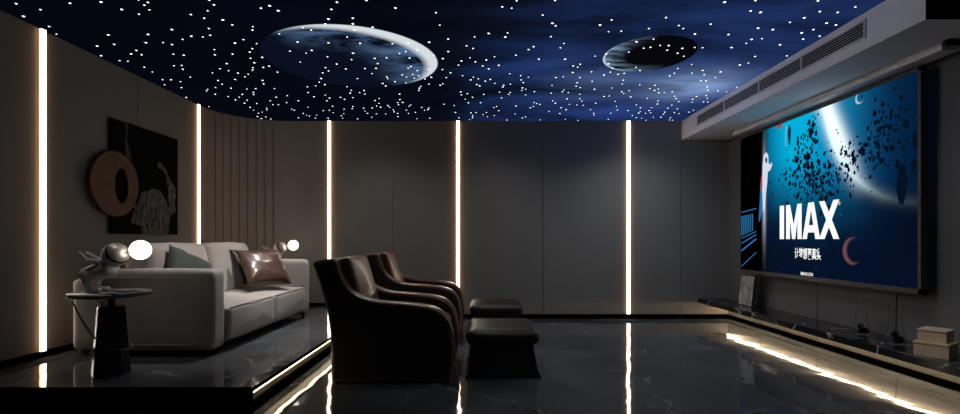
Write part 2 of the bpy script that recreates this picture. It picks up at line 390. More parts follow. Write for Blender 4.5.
offset_wall(sp + ap[1:], sn_ + an[1:], 0, H, 'wall_left')
bp_, bn_ = straight((CX, D), (XR + 0.1, D), (0, 1), [(x - 480) / 68.3 - CX for x in (393, 543, 681)])
offset_wall(bp_, bn_, 0, H, 'wall_back')
rp, rn = straight((XR, D), (XR, NEAR), (1, 0), [D - 6.45, D - 5.386, D - 4.36, D - 2.5, D - 1.2])
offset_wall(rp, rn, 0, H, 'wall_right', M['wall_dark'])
struct('ceiling', box_bm(XL - 0.1, SX, NEAR, D + 0.1, H, H + 0.12), M['galaxy'])
b = box_bm(SX, XR + 0.1, CUT, D, SZ, H + 0.12)
for f in b.faces:
    if f.normal.y < -0.9: f.material_index = 1
struct('ceiling_soffit', b, [M['soffit'], M['black']])
# thin dark shadow-gap trim where ceiling meets walls
# baseboards
def base_strip(pts, z0, z1, name):
    th = 0.012; P = [Vector((*p, 0)) for p in pts]; inner = []
    for i, p in enumerate(P):
        t = (P[min(i + 1, len(P) - 1)] - P[max(i - 1, 0)]).normalized(); inner.append(p + Vector((t.y, -t.x, 0)) * th)
    return struct(name, prism([(p.x, p.y) for p in P] + [(p.x, p.y) for p in inner[::-1]], z0, z1, 'z'), M['base'])
arc = [(CX - R * math.cos(a), CY + R * math.sin(a)) for a in [PI / 2 * i / 24 for i in range(25)]]
base_strip([(XL, CUT)] + arc + [(PX, D)], PZ, PZ + 0.055, 'baseboard_left')
base_strip([(PX + 0.001, D), (XR, D)], 0, 0.066, 'baseboard_back')
base_strip([(XR, D - 0.012), (XR, NEAR)], 0, 0.062, 'baseboard_right')

# ------------------------------------------------------------------ LED lines
def sides(b, ax):
    for f in b.faces:
        if abs(f.normal[ax]) > 0.9: f.material_index = 1
    return b
def led(loc, size, ax, label, mat, group='warm white light lines in the walls'):
    """vertical light line; ax is the wall side it is set into"""
    t = empty('led_light_strip', loc); tag(t, label, 'light strip', group)
    w, z1 = size
    if ax == 'left':
        link('diffuser', sides(box_bm(-0.002, 0.018, -w / 2, w / 2, 0, z1), 1), [mat, M['led_side']], t)
        link('channel', box_bm(-0.004, 0.004, -w / 2 - 0.008, w / 2 + 0.008, 0, z1), M['alu'], t)
    else:
        link('diffuser', sides(box_bm(-w / 2, w / 2, -0.018, 0.002, 0, z1), 0), [mat, M['led_side']], t)
        link('channel', box_bm(-w / 2 - 0.008, w / 2 + 0.008, -0.004, 0.004, 0, z1), M['alu'], t)
    return t
zl = PZ + 0.055
led((XL, 4.14, zl), (0.046, H - zl), 'left', 'vertical warm white light line nearest the camera, in front of the black abstract wall art', M['led'])
led((XL, 6.435, zl), (0.046, H - zl), 'left', 'vertical warm white light line between the wall art and the grooved rounded corner', M['led'])
led(((329.5 - 480) / 68.3, D, zl), (0.04, H - zl), 'back', 'vertical warm white light line behind the nearest brown armchair and the round lamp globe', M['led'])
led(((458 - 480) / 68.3, D, 0.072), (0.044, H - 0.072), 'back', 'vertical warm white light line on the back wall just past the armchair fronts', M['led'])
led(((628.3 - 480) / 68.3, D, 0.072), (0.044, H - 0.072), 'back', 'vertical warm white light line alone on the back wall towards the projection screen', M['led'])
t = empty('led_light_strip', (PX, CUT, 0)); tag(t, 'long warm light line tucked under the edge of the raised marble platform', 'light strip')
link('diffuser', box_bm(-0.028, -0.006, 0.006, D - CUT - 0.01, PZ - 0.042, PZ - 0.032), M['led_warm'], t)

# ------------------------------------------------------------------ stars in the ceiling
spots = []
rs = random.Random(3)
tries = 0
while len(spots) < 560 and tries < 40000:
    tries += 1
    y = rs.uniform(3.35, 7.28); x = rs.uniform(-3.6, 2.93)
    if abs(x) > y * 0.97: continue
    if y > CY and x < CX and math.hypot(x - CX, y - CY) > R - 0.03: continue
    dens = 0.62 + 0.38 * mnoise.noise(Vector((x * 0.9, y * 0.9, 2.0)))
    if x > -0.2 and x < 2.0 and y < 4.2: dens *= 0.6
    if rs.random() > dens: continue
    if any((x - a) ** 2 + (y - c) ** 2 < 0.055 ** 2 for a, c in spots): continue
    spots.append((x, y))
spots.sort(key=lambda p: p[1])
def star_bm():
    return lathe([(0, -0.004), (0.005, -0.0033), (0.0078, -0.001), (0.0078, 0.0)], 10)
first = None
for i, (x, y) in enumerate(spots[:300]):
    if first is None: first = o = link('star_light', star_bm(), M['star'])
    else: o = first.copy(); COL.objects.link(o)
    o.location = (x, y, H); tag(o, 'tiny white fibre optic star point set in the galaxy ceiling towards the camera', 'star light', 'fibre optic stars in the ceiling')
    s = rs.uniform(0.75, 1.3); o.scale = (s, s, 1)
b = bmesh.new()
for x, y in spots[300:]:
    s = star_bm(); k = rs.uniform(0.8, 1.3)
    for v in s.verts: v.co = Vector((v.co.x * k + x, v.co.y * k + y, v.co.z + H))
    merge(b, s)
tag(link('star_lights', b, M['star']), 'swarm of tiny white star points in the ceiling towards the back wall', 'star lights', kind='stuff')

# ------------------------------------------------------------------ air grille on the soffit
y0, y1, z0, z1 = 3.83, 6.78, 2.702, 2.832
t = empty('air_vent_grille', (SX, y0, z0)); tag(t, 'long horizontal slatted air grille on the side of the pale ceiling soffit', 'air vent')
L, Hh = y1 - y0, z1 - z0
b = bmesh.new()
for a in ((-0.012, 0, -0.012, L + 0.012, -0.012, 0.004), (-0.012, 0, -0.012, L + 0.012, Hh - 0.004, Hh + 0.012), (-0.012, 0, -0.012, 0.004, 0, Hh), (-0.012, 0, L - 0.004, L + 0.012, 0, Hh)): box_bm(*a, bm=b)
link('frame', b, M['white_metal'], t)
link('backing', box_bm(-0.004, -0.0005, 0, L, 0, Hh), M['grille_back'], t)
for k in range(6):
    z = 0.012 + (Hh - 0.024) * k / 5
    pf = [(-0.014, z - 0.006), (-0.005, z + 0.001), (-0.005, z + 0.004), (-0.014, z - 0.002)]
    link('slat', prism(pf, 0.0, L, 'y'), M['grille'], t)
for yy in (0.75, 1.45, 2.2): link('divider', box_bm(-0.014, -0.004, yy - 0.006, yy + 0.006, 0, Hh), M['grille'], t)

# ------------------------------------------------------------------ projection screen
ys0, ys1, zs0, zs1, XS = 3.97, 6.73, 0.715, 2.53, 3.50
t = empty('projection_screen', (XS, 0, 0)); tag(t, 'large framed screen on the wall showing a blue space picture with asteroids and IMAX lettering', 'screen')
b = bmesh.new(); fr = 0.028
for a in ((0, 0.055, ys0, ys1, zs0, zs0 + 0.045), (0, 0.055, ys0, ys1, zs1 - fr, zs1), (0, 0.055, ys0, ys0 + fr, zs0, zs1), (0, 0.055, ys1 - 0.015, ys1, zs0, zs1), (0.03, 0.125, ys0 + 0.3, ys1 - 0.3, zs0 + 0.2, zs1 - 0.2)): box_bm(*a, bm=b)
link('bezel', b, M['tv_frame'], t)
py0, py1, pz0, pz1 = ys0 + fr, ys1 - 0.015, zs0 + 0.045, zs1 - fr
def scr(x, y):                 # a point of the picture, given where it reads in the photograph
    d = 500 * XS / (x - 480); return d, EYE - (y - 240) * d / 500
NX, NY = 300, 200
yy = np.linspace(py1, py0, NX); zz = np.linspace(pz0, pz1, NY); YY, ZZ = np.meshgrid(yy, zz)
U = (py1 - YY) / (py1 - py0); V = (ZZ - pz0) / (pz1 - pz0)
rng = np.random.default_rng(5)
def vnoise(U, V, f):
    g = rng.random((int(f) + 3, int(f) + 3)); x = U * f; y = V * f; xi = x.astype(int); yi = y.astype(int); fx = x - xi; fy = y - yi
    fx = fx * fx * (3 - 2 * fx); fy = fy * fy * (3 - 2 * fy)
    return (g[yi, xi] * (1 - fx) + g[yi, xi + 1] * fx) * (1 - fy) + (g[yi + 1, xi] * (1 - fx) + g[yi + 1, xi + 1] * fx) * fy
fb = sum(vnoise(U, V, f) * a for f, a in ((4, .5), (9, .25), (20, .15), (45, .1)))
def uv(x, y):
    d, z = scr(x, y); return (py1 - d) / (py1 - py0), (z - pz0) / (pz1 - pz0)
def sm(a, b_, x): t_ = np.clip((x - a) / (b_ - a), 0, 1); return t_ * t_ * (3 - 2 * t_)
AR = (py1 - py0) / (pz1 - pz0)
def mixn(c, col_, m_): return c * (1 - m_[..., None]) + np.array(col_) * m_[..., None]
c = np.zeros(U.shape + (3,)) + np.array((0.002, 0.008, 0.035))
# teal water glow
gx_, gy_ = uv(812, 150)
g1 = np.exp(-(((U - gx_ - 0.02) / 0.27) ** 2 + ((V - 0.86) / 0.46) ** 2))
c = mixn(c, (0.0, 0.17, 0.40), np.clip(g1 * 1.25 * (0.72 + 0.5 * fb), 0, 1))
g2 = np.exp(-(((U - 0.44) / 0.17) ** 2 + ((V - 0.92) / 0.34) ** 2))
c = mixn(c, (0.0, 0.42, 0.70), np.clip(g2 * 1.25, 0, 1))
# big planet on the right with its bright limb
pts = [uv(*q) for q in ((823.5, 106), (832.5, 139), (847, 168), (863, 190), (885, 200), (907, 202))]
A_ = np.array([[u_ * AR, v_, 1] for u_, v_ in pts]); B_ = np.array([-(u_ * AR) ** 2 - v_ ** 2 for u_, v_ in pts])
s_ = np.linalg.lstsq(A_, B_, rcond=None)[0]; pcx, pcy = -s_[0] / 2, -s_[1] / 2; pr = math.sqrt(pcx ** 2 + pcy ** 2 - s_[2])
rr = np.hypot(U * AR - pcx, V - pcy) / pr
ang = np.arctan2(V - pcy, -(U * AR - pcx))           # 0 = towards the left of the planet
inside = 1 - sm(0.985, 1.005, rr)
pc = np.zeros(U.shape + (3,)) + np.array((0.002, 0.035, 0.13))
lit = np.exp(-((U - 0.50) / 0.23) ** 2) * (0.45 + 0.55 * sm(0.2, 0.8, V))
pc = mixn(pc, (0.006, 0.27, 0.50), np.clip(lit * 1.35, 0, 1))
c = c * (1 - inside[..., None]) + pc * inside[..., None]
px_, py_ = uv(829, 120)
limb = np.exp(-(np.abs(rr - 0.99) / 0.035) ** 1.3) * (0.30 + 0.9 * np.exp(-((V - 0.92) / 0.45) ** 2)) * (1 - 0.6 * sm(0.72, 0.95, U))
c = mixn(c, (0.75, 1.0, 1.05), np.clip(limb, 0, 1))
d1, d2 = uv(822, 97), uv(853, 175)
# broad white ray along the limb top
tt = ((U - d1[0]) * (d2[0] - d1[0]) + (V - d1[1]) * (d2[1] - d1[1])) / ((d2[0] - d1[0]) ** 2 + (d2[1] - d1[1]) ** 2)
dist = np.abs((U - d1[0]) * (d2[1] - d1[1]) - (V - d1[1]) * (d2[0] - d1[0])) / math.hypot(d2[0] - d1[0], d2[1] - d1[1])
ray = np.exp(-(dist / 0.040) ** 2) * (1 - sm(0.45, 1.35, tt))
c = mixn(c, (0.95, 1.1, 1.1), np.clip(ray * 1.05, 0, 1))
# falloffs: right side and bottom go navy, far left is black
c *= (1 - 0.72 * sm(0.72, 1.0, U))[..., None]
c *= (0.05 + 0.95 * sm(0.12, 0.70, V + 0.14 * (fb - 0.5)))[..., None]
c += np.array((0.0015, 0.005, 0.018)) * (1 - sm(0.1, 0.6, V) * 0.6)[..., None]
ul = uv(763, 200)[0]
c *= sm(ul - 0.004, ul + 0.05, U)[..., None]
rim = np.exp(-((U - ul - 0.006) / 0.012) ** 2) * np.exp(-((V - 0.55) / 0.26) ** 2)
c = mixn(c, (0.7, 0.75, 1.0), np.clip(rim * 0.8, 0, 1))
# little pink moon and crescent bottom right
def disc(c, x, y, r, col_, sh=(0.0, 0.0), soft=0.12):
    u_, v_ = uv(x, y); q = np.hypot((U - u_) * AR, V - v_) / r; q2 = np.hypot((U - u_) * AR - sh[0] * r, V - v_ - sh[1] * r) / r
    return mixn(c, col_, (1 - sm(1 - soft, 1, q)) * (sm(0.75, 1.05, q2) if sh != (0.0, 0.0) else 1))
c = disc(c, 852, 251, 0.078, (0.17, 0.065, 0.08), (0.30, 0.05))
c = disc(c, 779, 124, 0.035, (0.30, 0.07, 0.10))
c = disc(c, 859, 98, 0.032, (0.6, 0.8, 0.85), (0.2, 0.1))
c = np.clip(c, 0, 1.15)
me = bpy.data.meshes.new('picture')
vs = np.stack([np.full(U.size, -0.0), YY.ravel(), ZZ.ravel()], 1)
idx = np.arange(U.size).reshape(U.shape)
fs = np.stack([idx[:-1, :-1].ravel(), idx[:-1, 1:].ravel(), idx[1:, 1:].ravel(), idx[1:, :-1].ravel()], 1)
me.from_pydata(vs.tolist(), [], fs.tolist())
ca = me.color_attributes.new('picture_colour', 'FLOAT_COLOR', 'POINT')
ca.data.foreach_set('color', np.concatenate([c.reshape(-1, 3), np.ones((U.size, 1))], 1).ravel().astype(np.float32))
m, nt, out = new_mat('screen_picture'); at_ = N(nt, 'ShaderNodeVertexColor', layer_name='picture_colour')
e = N(nt, 'ShaderNodeEmission', Strength=1.0); nt.links.new(at_.outputs[0], e.inputs[0]); nt.links.new(e.outputs[0], out.inputs[0]); me.materials.append(m)
pic = bpy.data.objects.new('picture', me); COL.objects.link(pic); pic.parent = t; pic.location.x = 0.006
M['s_white'] = emitter('screen_white', (1, 1, 1), 1.05); M['s_dark'] = emitter('screen_asteroid', (0.0015, 0.006, 0.016), 1.0)
M['s_black'] = emitter('screen_black', (0.0012, 0.0014, 0.002), 1.0); M['s_blue'] = emitter('screen_blue', (0.02, 0.16, 0.36), 1.0)
M['s_rim'] = emitter('screen_rock_rim', (0.25, 0.5, 0.6), 1.0); M['s_red'] = emitter('screen_red', (0.6, 0.05, 0.03), 1.0)
M['s_suit'] = emitter('screen_suit_grey', (0.65, 0.72, 0.85), 1.0)
def spoly(b, pts2, x=-0.002, mi=0):
    """filled polygon on the screen; points are (depth, height)"""
    f = b.faces.new([b.verts.new((x, p[0], p[1])) for p in pts2]); f.material_index = mi; return f
# asteroids
b = bmesh.new(); ra = random.Random(11); boost = 0
def rock(cx, cz, r, mi=0, el=1.0):
    n = ra.randint(6, 9); a0 = ra.random() * 6
    P = [(cx + 0.75 * r * ra.uniform(0.6, 1.1) * math.cos(a0 + 2 * PI * k / n), cz + el * r * ra.uniform(0.6, 1.1) * math.sin(a0 + 2 * PI * k / n)) for k in range(n)]
    spoly(b, P, -0.001 - 0.0008 * ra.random(), mi)
band = [(903, 100), (893, 130), (880, 150), (858, 155), (838, 170), (822, 185), (812, 200)]
cnt = 0
while cnt < 950:
    k = ra.random(); i = min(len(band) - 2, int(k * (len(band) - 1))); f = k * (len(band) - 1) - i
    x = band[i][0] * (1 - f) + band[i + 1][0] * f + ra.gauss(0, 9 + 5 * (1 - k)); y = band[i][1] * (1 - f) + band[i + 1][1] * f + ra.gauss(0, 14)
    if cnt % 2 == 0:     # the second stream from the upper left
        k = ra.random() ** 0.8; x = 817 - 22 * k + ra.gauss(0, 2 + 8 * k); y = 108 + 85 * k + ra.gauss(0, 4 + 5 * k)
        if cnt % 4: x = ra.gauss(812, 14); y = ra.gauss(178, 12)
    if not (768 < x < 916): continue
    cy_, cz_ = scr(x, y)
    if not (py0 + 0.03 < cy_ < py1 - 0.2 and pz0 + 0.55 < cz_ < pz1 - 0.03): continue
    r = min(0.05, abs(ra.gauss(0.007, 0.011)) + 0.005) * (0.65 if cnt % 3 == 0 else 1.15)
    rock(cy_, cz_, r); cnt += 1
for x, y, r, el in ((901, 184, 0.085, 2.1), (829, 242, 0.035, 1.6), (833, 250, 0.03, 2.0), (822, 232, 0.03, 1.2), (913, 165, 0.05, 1.4), (789, 135, 0.045, 2.6), (866, 240, 0.018, 1), (897, 165, 0.05, 1.2), (808, 88 + 22, 0.02, 1), (915, 140, 0.05, 1.5), (906, 125, 0.045, 1.2)):
    cy_, cz_ = scr(x, y); rock(cy_, cz_, r, 0, el)
cy_, cz_ = scr(786.2, 136)
spoly(b, [(cy_ + 0.010, cz_ + 0.12), (cy_ - 0.004, cz_ + 0.12), (cy_ + 0.012, cz_ + 0.02), (cy_ + 0.012, cz_ - 0.08), (cy_ - 0.002, cz_ - 0.12), (cy_ + 0.022, cz_ - 0.10), (cy_ + 0.024, cz_)], -0.0022, 1)
for k in range(14):
    x = ra.uniform(770, 915); y = ra.uniform(100, 285); cy_, cz_ = scr(x, y)
    if pz0 + 0.02 < cz_ < pz1 - 0.02: spoly(b, [(cy_ + 0.004, cz_), (cy_, cz_ + 0.005), (cy_ - 0.004, cz_), (cy_, cz_ - 0.005)], -0.0004, 1)
tag(link('asteroid_field', b, [M['s_dark'], M['s_rim']], pic), 'dark asteroids drifting across the blue picture', kind='stuff')
# lettering
def letters(name, faces2d, x0px, y0px, x1px, y1px, mat):
    """faces in a unit box (u right, v up) laid between two picture corners"""
    (da, za), (db, zb) = scr(x0px, y1px), scr(x1px, y1px)
    zt = scr(x0px, y0px)[1]; b = bmesh.new(); z_b = (za + zb) / 2
    for f in faces2d: spoly(b, [(da + (db - da) * u_, z_b + (zt - z_b) * v_) for u_, v_ in f], -0.003)
    return link(name, b, mat, pic)
W = [0.115, 0.30, 0.30, 0.30]
def q(*p): return list(p)
F = [q((0, 0), (.085, 0), (.085, 1), (0, 1))]
def add(ofs, w, polys):
    for pl in polys: F.append([(ofs + u_ * w, v_) for u_, v_ in pl])
add(0.125, 0.285, [[(0, 0), (.26, 0), (.26, 1), (0, 1)], [(.74, 0), (1, 0), (1, 1), (.74, 1)], [(.26, 1), (.26, .55), (.40, 0), (.5, 0), (.5, .42)], [(.5, .42), (.5, 0), (.60, 0), (.74, .55), (.74, 1)]])
add(0.425, 0.29, [[(0, 0), (.26, 0), (.56, 1), (.34, 1)], [(1, 0), (.74, 0), (.44, 1), (.66, 1)], [(.22, .18), (.78, .18), (.70, .38), (.30, .38)]])
add(0.70, 0.30, [[(0, 0), (.28, 0), (1, 1), (.72, 1)], [(.72, 0), (1, 0), (.28, 1), (0, 1)]])
letters('screen_title', F, 779.5, 206, 839, 239, M['s_white'])
def text_part(name, body, x0px, y0px, x1px, y1px, mat, ofs=0.0):
    cu = bpy.data.curves.new('t', 'FONT'); cu.body = body; cu.offset = ofs; ob = bpy.data.objects.new('t', cu); COL.objects.link(ob)
    dg = bpy.context.evaluated_depsgraph_get(); me = bpy.data.meshes.new_from_object(ob.evaluated_get(dg)); me.name = name
    bpy.data.objects.remove(ob); bpy.data.curves.remove(cu)
    xs = [v.co.x for v in me.vertices]; ysv = [v.co.y for v in me.vertices]
    if not xs: return None
    (da, za), (db, zb) = scr(x0px, y1px), scr(x1px, y1px); zt = scr(x0px, y0px)[1]; z_b = (za + zb) / 2
    for v in me.vertices:
        u_ = (v.co.x - min(xs)) / (max(xs) - min(xs)); w_ = (v.co.y - min(ysv)) / (max(ysv) - min(ysv))
        v.co = (-0.003, da + (db - da) * u_, z_b + (zt - z_b) * w_)
    me.materials.clear(); me.materials.append(mat); o = bpy.data.objects.new(name, me); COL.objects.link(o); o.parent = pic; return o
text_part('screen_slogan', '让梦想更真实', 794.5, 247.5, 820.5, 259.5, M['s_white'], 0.018)
text_part('screen_footer', 'IMAX.CN', 800.5, 271.8, 812.5, 275.6, M['s_white'], 0.02)
text_part('title_mark', '®', 838.0, 201.5, 840.0, 205.0, M['s_white'], 0.0)
# the astronaut and the balcony railing of the picture
b = bmesh.new()
def sp_px(pts, mi, x=-0.0025): spoly(b, [scr(*p_) for p_ in pts], x, mi)
sp_px([(763.5, 155), (766, 152), (768, 155), (768.3, 163), (770, 164.5), (771.3, 162), (772, 165), (770, 170), (767.5, 172), (767, 182), (765.5, 195), (764.6, 208), (762.6, 212), (762, 190), (762.3, 165)], 0)
sp_px([(760.3, 183), (761.8, 179), (762.3, 200), (761.4, 213), (759.5, 221), (758.4, 222), (759.2, 205)], 1)
sp_px([(760.6, 180), (761.9, 172), (762.2, 186), (761, 193)], 2, -0.0028)
sp_px([(765.2, 157), (767, 158.5), (766.8, 163), (765, 162)], 3, -0.0029)
link('astronaut_figure', b, [M['s_suit'], M['s_blue'], M['s_red'], M['s_black']], pic)
b = bmesh.new()
for k in range(6):
    x0 = 741.0 + k * 2.1
    sp_px([(x0, 216 - k * .4), (x0 + 1.2, 216 - k * .4), (x0 + 1.0, 236 - k), (x0 - 0.3 + 0.3, 236 - k)], 0)
for (ya, yb, th) in ((212, 208, 0.9), (238, 231, 0.8), (243, 234, 1.0), (250, 238, 1.6), (266, 252, 0.9)):
    sp_px([(741, ya), (756, yb), (756, yb + th), (741, ya + th)], 0)
link('balcony_railing', b, [M['s_blue']], pic)

# casing of the roll-down screen under the soffit
t = empty('screen_housing', (3.40, 3.68, 2.550)); tag(t, 'long pale square casing hung under the soffit above the big screen', 'screen casing')
pf = [(0, 0.006), (0.006, 0), (0.145, 0), (0.15, 0.006), (0.15, 0.052), (0.146, 0.057), (0.004, 0.057), (0, 0.052), (0, 0.034), (-0.004, 0.031), (-0.004, 0.027), (0, 0.024)]
link('casing', prism(pf, 0, 3.04, 'y'), M['white_metal'], t)
for yb in (-0.05, 3.045):
    b = box_bm(0.015, 0.135, yb, yb + 0.045, 0.03, 0.0575, 0.004, 1); box_bm(-0.0, 0.15, yb + 0.0, yb + 0.045, 0.0575, 0.0598, bm=b)
    link('mounting_bracket', b, M['metal_black'], t)

# ------------------------------------------------------------------ floating shelf and what stands on it
ST = 0.30
struct_shelf = link('floating_shelf', box_bm(3.185, XR, 2.9, D, 0.236, ST, 0.004, 1), M['shelf']); sl = link('light_strip', box_bm(XR - 0.045, XR - 0.025, 3.0, D - 0.05, 0.228, 0.2359), M['led_shelf'], struct_shelf); sl['label'] = 'warm light strip on the underside'
tag(struct_shelf, 'long black veined marble shelf floating under the screen with light beneath', 'shelf')
t = empty('leaning_picture', (3.425, 6.47, ST)); tag(t, 'small black and white marbled picture leaning on the wall shelf below the screen', 'picture')
def lean(bm, a=0.12):
    for v in bm.verts: v.co = Matrix.Rotation(a, 3, 'Y') @ v.co
    return bm
link('frame', lean(box_bm(0, 0.03, -0.16, 0.16, 0.0, 0.39, 0.002, 1)), M['box_side'], t)
link('print', lean(box_bm(-0.003, 0.001, -0.15, 0.155, 0.01, 0.383)), M['print'], t)
for (vx, vy, rr_, nm) in ((3.45, 4.52, 0.062, 'far'), (3.40, 4.09, 0.068, 'near')):
    lb = 'tall clear glass vase on the marble shelf, ' + ('the one farther from the tan boxes' if nm == 'far' else 'the one right beside the tan boxes')
    th = 0.003
    prof = [(0, 0.0), (rr_, 0.0), (rr_ * 1.0, 0.05), (rr_ * 0.72, 0.14), (rr_ * 0.60, 0.24), (rr_ * 0.72, 0.33)]
    pr_ = catmull([(r_, z_, 0) for r_, z_ in prof[1:]], 6); outer = [(0, 0)] + [(p_.x, p_.y) for p_ in pr_]
    inner = [(p_.x - th, max(p_.y, th)) for p_ in pr_[::-1]] + [(0, th)]
    v_ = tag(link('glass_vase', lathe(outer + inner, 40), M['glass'], smooth=True, loc=(vx, vy, ST + 0.0005)), lb, 'vase', 'glass vases on the shelf')
    rk = bmesh.new(); rg = random.Random(4 + len(nm))
    for k in range(9):
        a = rg.random() * 6.28; q_ = rg.random() * 0.55 * rr_; s = bmesh.new(); bmesh.ops.create_icosphere(s, subdivisions=1, radius=rr_ * 0.5)
        hz = 0.013 + rr_ * 0.33 + (0.55 * rr_ if k < 3 else 0); q_ = q_ * (0.4 if k < 3 else 1)
        for w in s.verts: w.co = Vector((w.co.x * rg.uniform(.7, 1.1) + q_ * math.cos(a), w.co.y * rg.uniform(.7, 1.1) + q_ * math.sin(a), w.co.z * rg.uniform(.6, 1.1) + hz))
        merge(rk, s)
    for w in rk.verts:
        w.co.z = max(w.co.z, 0.0045)
        rad = math.hypot(w.co.x, w.co.y)
        if rad > rr_ * 0.86: w.co.x *= rr_ * 0.86 / rad; w.co.y *= rr_ * 0.86 / rad
    tag(link('rock_heap', rk, M['rock'], loc=(vx, vy, ST + 0.0005)), 'pile of black stones inside the glass vase ' + ('farther from the tan boxes' if nm == 'far' else 'right beside the tan boxes'), 'stones', 'stones in the shelf vases')
def storage_box(x, y, z, w, d, h, lid, rz, label):
    """front-left corner at x,y"""
    t = empty('storage_box', (x, y, z), rz); tag(t, label, 'box', 'tan boxes on the shelf')
    bb = box_bm(0.004, w - 0.004, 0.004, d - 0.004, 0, h - lid - 0.004, 0.001, 1)
    link('body', bb, M['box_tan'], t)
    link('lid', box_bm(0, w, 0, d, h - lid, h, 0.0015, 1), M['box_tan'], t)
    link('lid_gap', box_bm(0.008, w - 0.008, 0.008, d - 0.008, h - lid - 0.004, h - lid), M['box_side'], t)
    return t
rz = -0.98
storage_box(3.2, 3.70, ST, 0.205, 0.235, 0.105, 0.014, rz, 'larger tan lidded box at the bottom of the pair on the marble shelf')
storage_box(3.235, 3.705, ST + 0.105, 0.17, 0.19, 0.09, 0.012, rz, 'smaller tan lidded box stacked on top of the larger one on the shelf')

# ------------------------------------------------------------------ wall art
t = empty('wall_art', (XL + 0.02, 4.88, 1.215)); tag(t, 'black abstract brushstroke panel with a copper ring, hung over the sofa', 'wall art')
link('canvas', box_bm(-0.02, 0.015, 0, 1.07, 0, 1.13, 0.003, 1), M['canvas'], t)
b = bmesh.new(); n = 72; Ro = 0.318; cyr, czr = 0.025, 0.485
ho = [(cyr + Ro * math.cos(2 * PI * k / n), czr + Ro * math.sin(2 * PI * k / n)) for k in range(n)]
hi = [(cyr + 0.075 + 0.095 * math.cos(2 * PI * k / n), czr - 0.01 + 0.175 * math.sin(2 * PI * k / n)) for k in range(n)]
for xx in (0.025, 0.043):
    pass
vo0 = [b.verts.new((0.025, *p_)) for p_ in ho]; vo1 = [b.verts.new((0.043, *p_)) for p_ in ho]; vi0 = [b.verts.new((0.025, *p_)) for p_ in hi]; vi1 = [b.verts.new((0.043, *p_)) for p_ in hi]
for k in range(n):
    j = (k + 1) % n
    b.faces.new((vo1[k], vo1[j], vi1[j], vi1[k])); b.faces.new((vo0[j], vo0[k], vi0[k], vi0[j])); b.faces.new((vo0[k], vo0[j], vo1[j], vo1[k])); b.faces.new((vi0[j], vi0[k], vi1[k], vi1[j]))
rg_ = link('ring', b, M['copper'], t); rg_['label'] = 'rust copper ring with an oval hole'
link('ring_mount', box_bm(0.0, 0.026, cyr + 0.20, cyr + 0.26, czr + 0.1, czr + 0.16), M['box_side'], t)

# ------------------------------------------------------------------ sofa (on the platform, facing +X)
sx0, sx1, sy0, sy1 = -3.41, -2.225, 4.16, 6.54
t = empty('sofa', ((sx0 + sx1) / 2, (sy0 + sy1) / 2, PZ)); tag(t, 'long light grey two seat fabric sofa along the wall on the raised platform', 'sofa')
ox, oy, oz = t.location
def part(name, bm, c, mat, parent=None, smooth=True, rot=None):
    if rot is not None:
        for v in bm.verts: v.co = rot @ v.co
    for v in bm.verts: v.co += Vector(c) - Vector((ox, oy, oz))
    return link(name, bm, mat, parent or t, smooth)
aw = 0.215
arms = []
for (ya, side) in ((sy0, -1), (sy1 - aw, 1)):
    a = part('arm', soft_box(0.99, aw, 0.675, 0.045, (0.005, 0.006, 0.008), 14, 0.001), (sx1 - 0.495, ya + aw / 2, 0.5625), M['fabric'])
    arms.append(a)
    yf = ya - 0.002 if side < 0 else ya + aw + 0.002
    # piping that outlines the outer panel
    xa, xb, za, zb, rc = sx1 - 0.93, sx1 - 0.125, 0.275, 0.835, 0.06
    rr_pts = []
    for (cx_, cz_, a0) in ((xb - rc, zb - rc, 0), (xa + rc, zb - rc, PI / 2), (xa + rc, za + rc, PI), (xb - rc, za + rc, 1.5 * PI)):
        rr_pts += [(cx_ + rc * math.cos(a0 + PI / 2 * k / 8) - ox, yf + side * 0.001 - oy, cz_ + rc * math.sin(a0 + PI / 2 * k / 8) - oz) for k in range(9)]
    pp = link('piping', tube(rr_pts, 0.0045, 6, True), M['fabric_seam'], a, True)
    # belt seam around the front of the arm
    sz_ = 0.585 - oz; e_ = 0.003
    sq = [(sx1 - 0.13 - ox, ya - e_ - oy, sz_), (sx1 - 0.03 - ox, ya - e_ - oy, sz_), (sx1 + e_ - ox, ya + 0.03 - oy, sz_), (sx1 + e_ - ox, ya + aw - 0.03 - oy, sz_), (sx1 - 0.03 - ox, ya + aw + e_ - oy, sz_)]
    link('seam', tube(sq, 0.003, 6), M['fabric_seam'], a, True)
part('back_frame', soft_box(0.30, sy1 - sy0, 0.605, 0.05, (0, 0, 0.004), 16), (sx0 + 0.15, (sy0 + sy1) / 2, 0.5275), M['fabric'])
part('base_frame', soft_box(1.0, sy1 - sy0 - 2 * aw + 0.02, 0.12, 0.02, n=6), (sx1 - 0.56, (sy0 + sy1) / 2, 0.285), M['fabric'])
ym = (sy0 + sy1) / 2; yi0, yi1 = sy0 + aw, sy1 - aw
for k, (a0, a1) in enumerate(((yi0, ym), (ym, yi1))):
    s = part('seat_cushion', soft_box(0.86, a1 - a0 - 0.008, 0.29, 0.035, (0.012, 0.003, 0.042), 18, 0.004, k * 5), (sx1 + 0.03 - 0.43, (a0 + a1) / 2, 0.415), M['fabric'])
    zs_ = 0.556; xx = sx1 + 0.03 - 0.86 - ox
    link('piping', tube([(sx1 + 0.022 - ox, a0 + 0.03 - oy, zs_ - 0.002 - oz), (sx1 + 0.028 - ox, (a0 + a1) / 2 - oy, zs_ + 0.004 - oz), (sx1 + 0.022 - ox, a1 - 0.03 - oy, zs_ - 0.002 - oz)], 0.0045, 6), M['fabric_seam'], s, True)
    rot = Matrix.Rotation(-0.20, 3, 'Y')
    part('back_cushion', soft_box(0.25, a1 - a0 - 0.01, 0.62, 0.075, (0.055, 0.0, 0.012), 18, 0.007, 3 + k * 4), (-2.985, (a0 + a1) / 2, 0.80), M['fabric'], rot=rot)
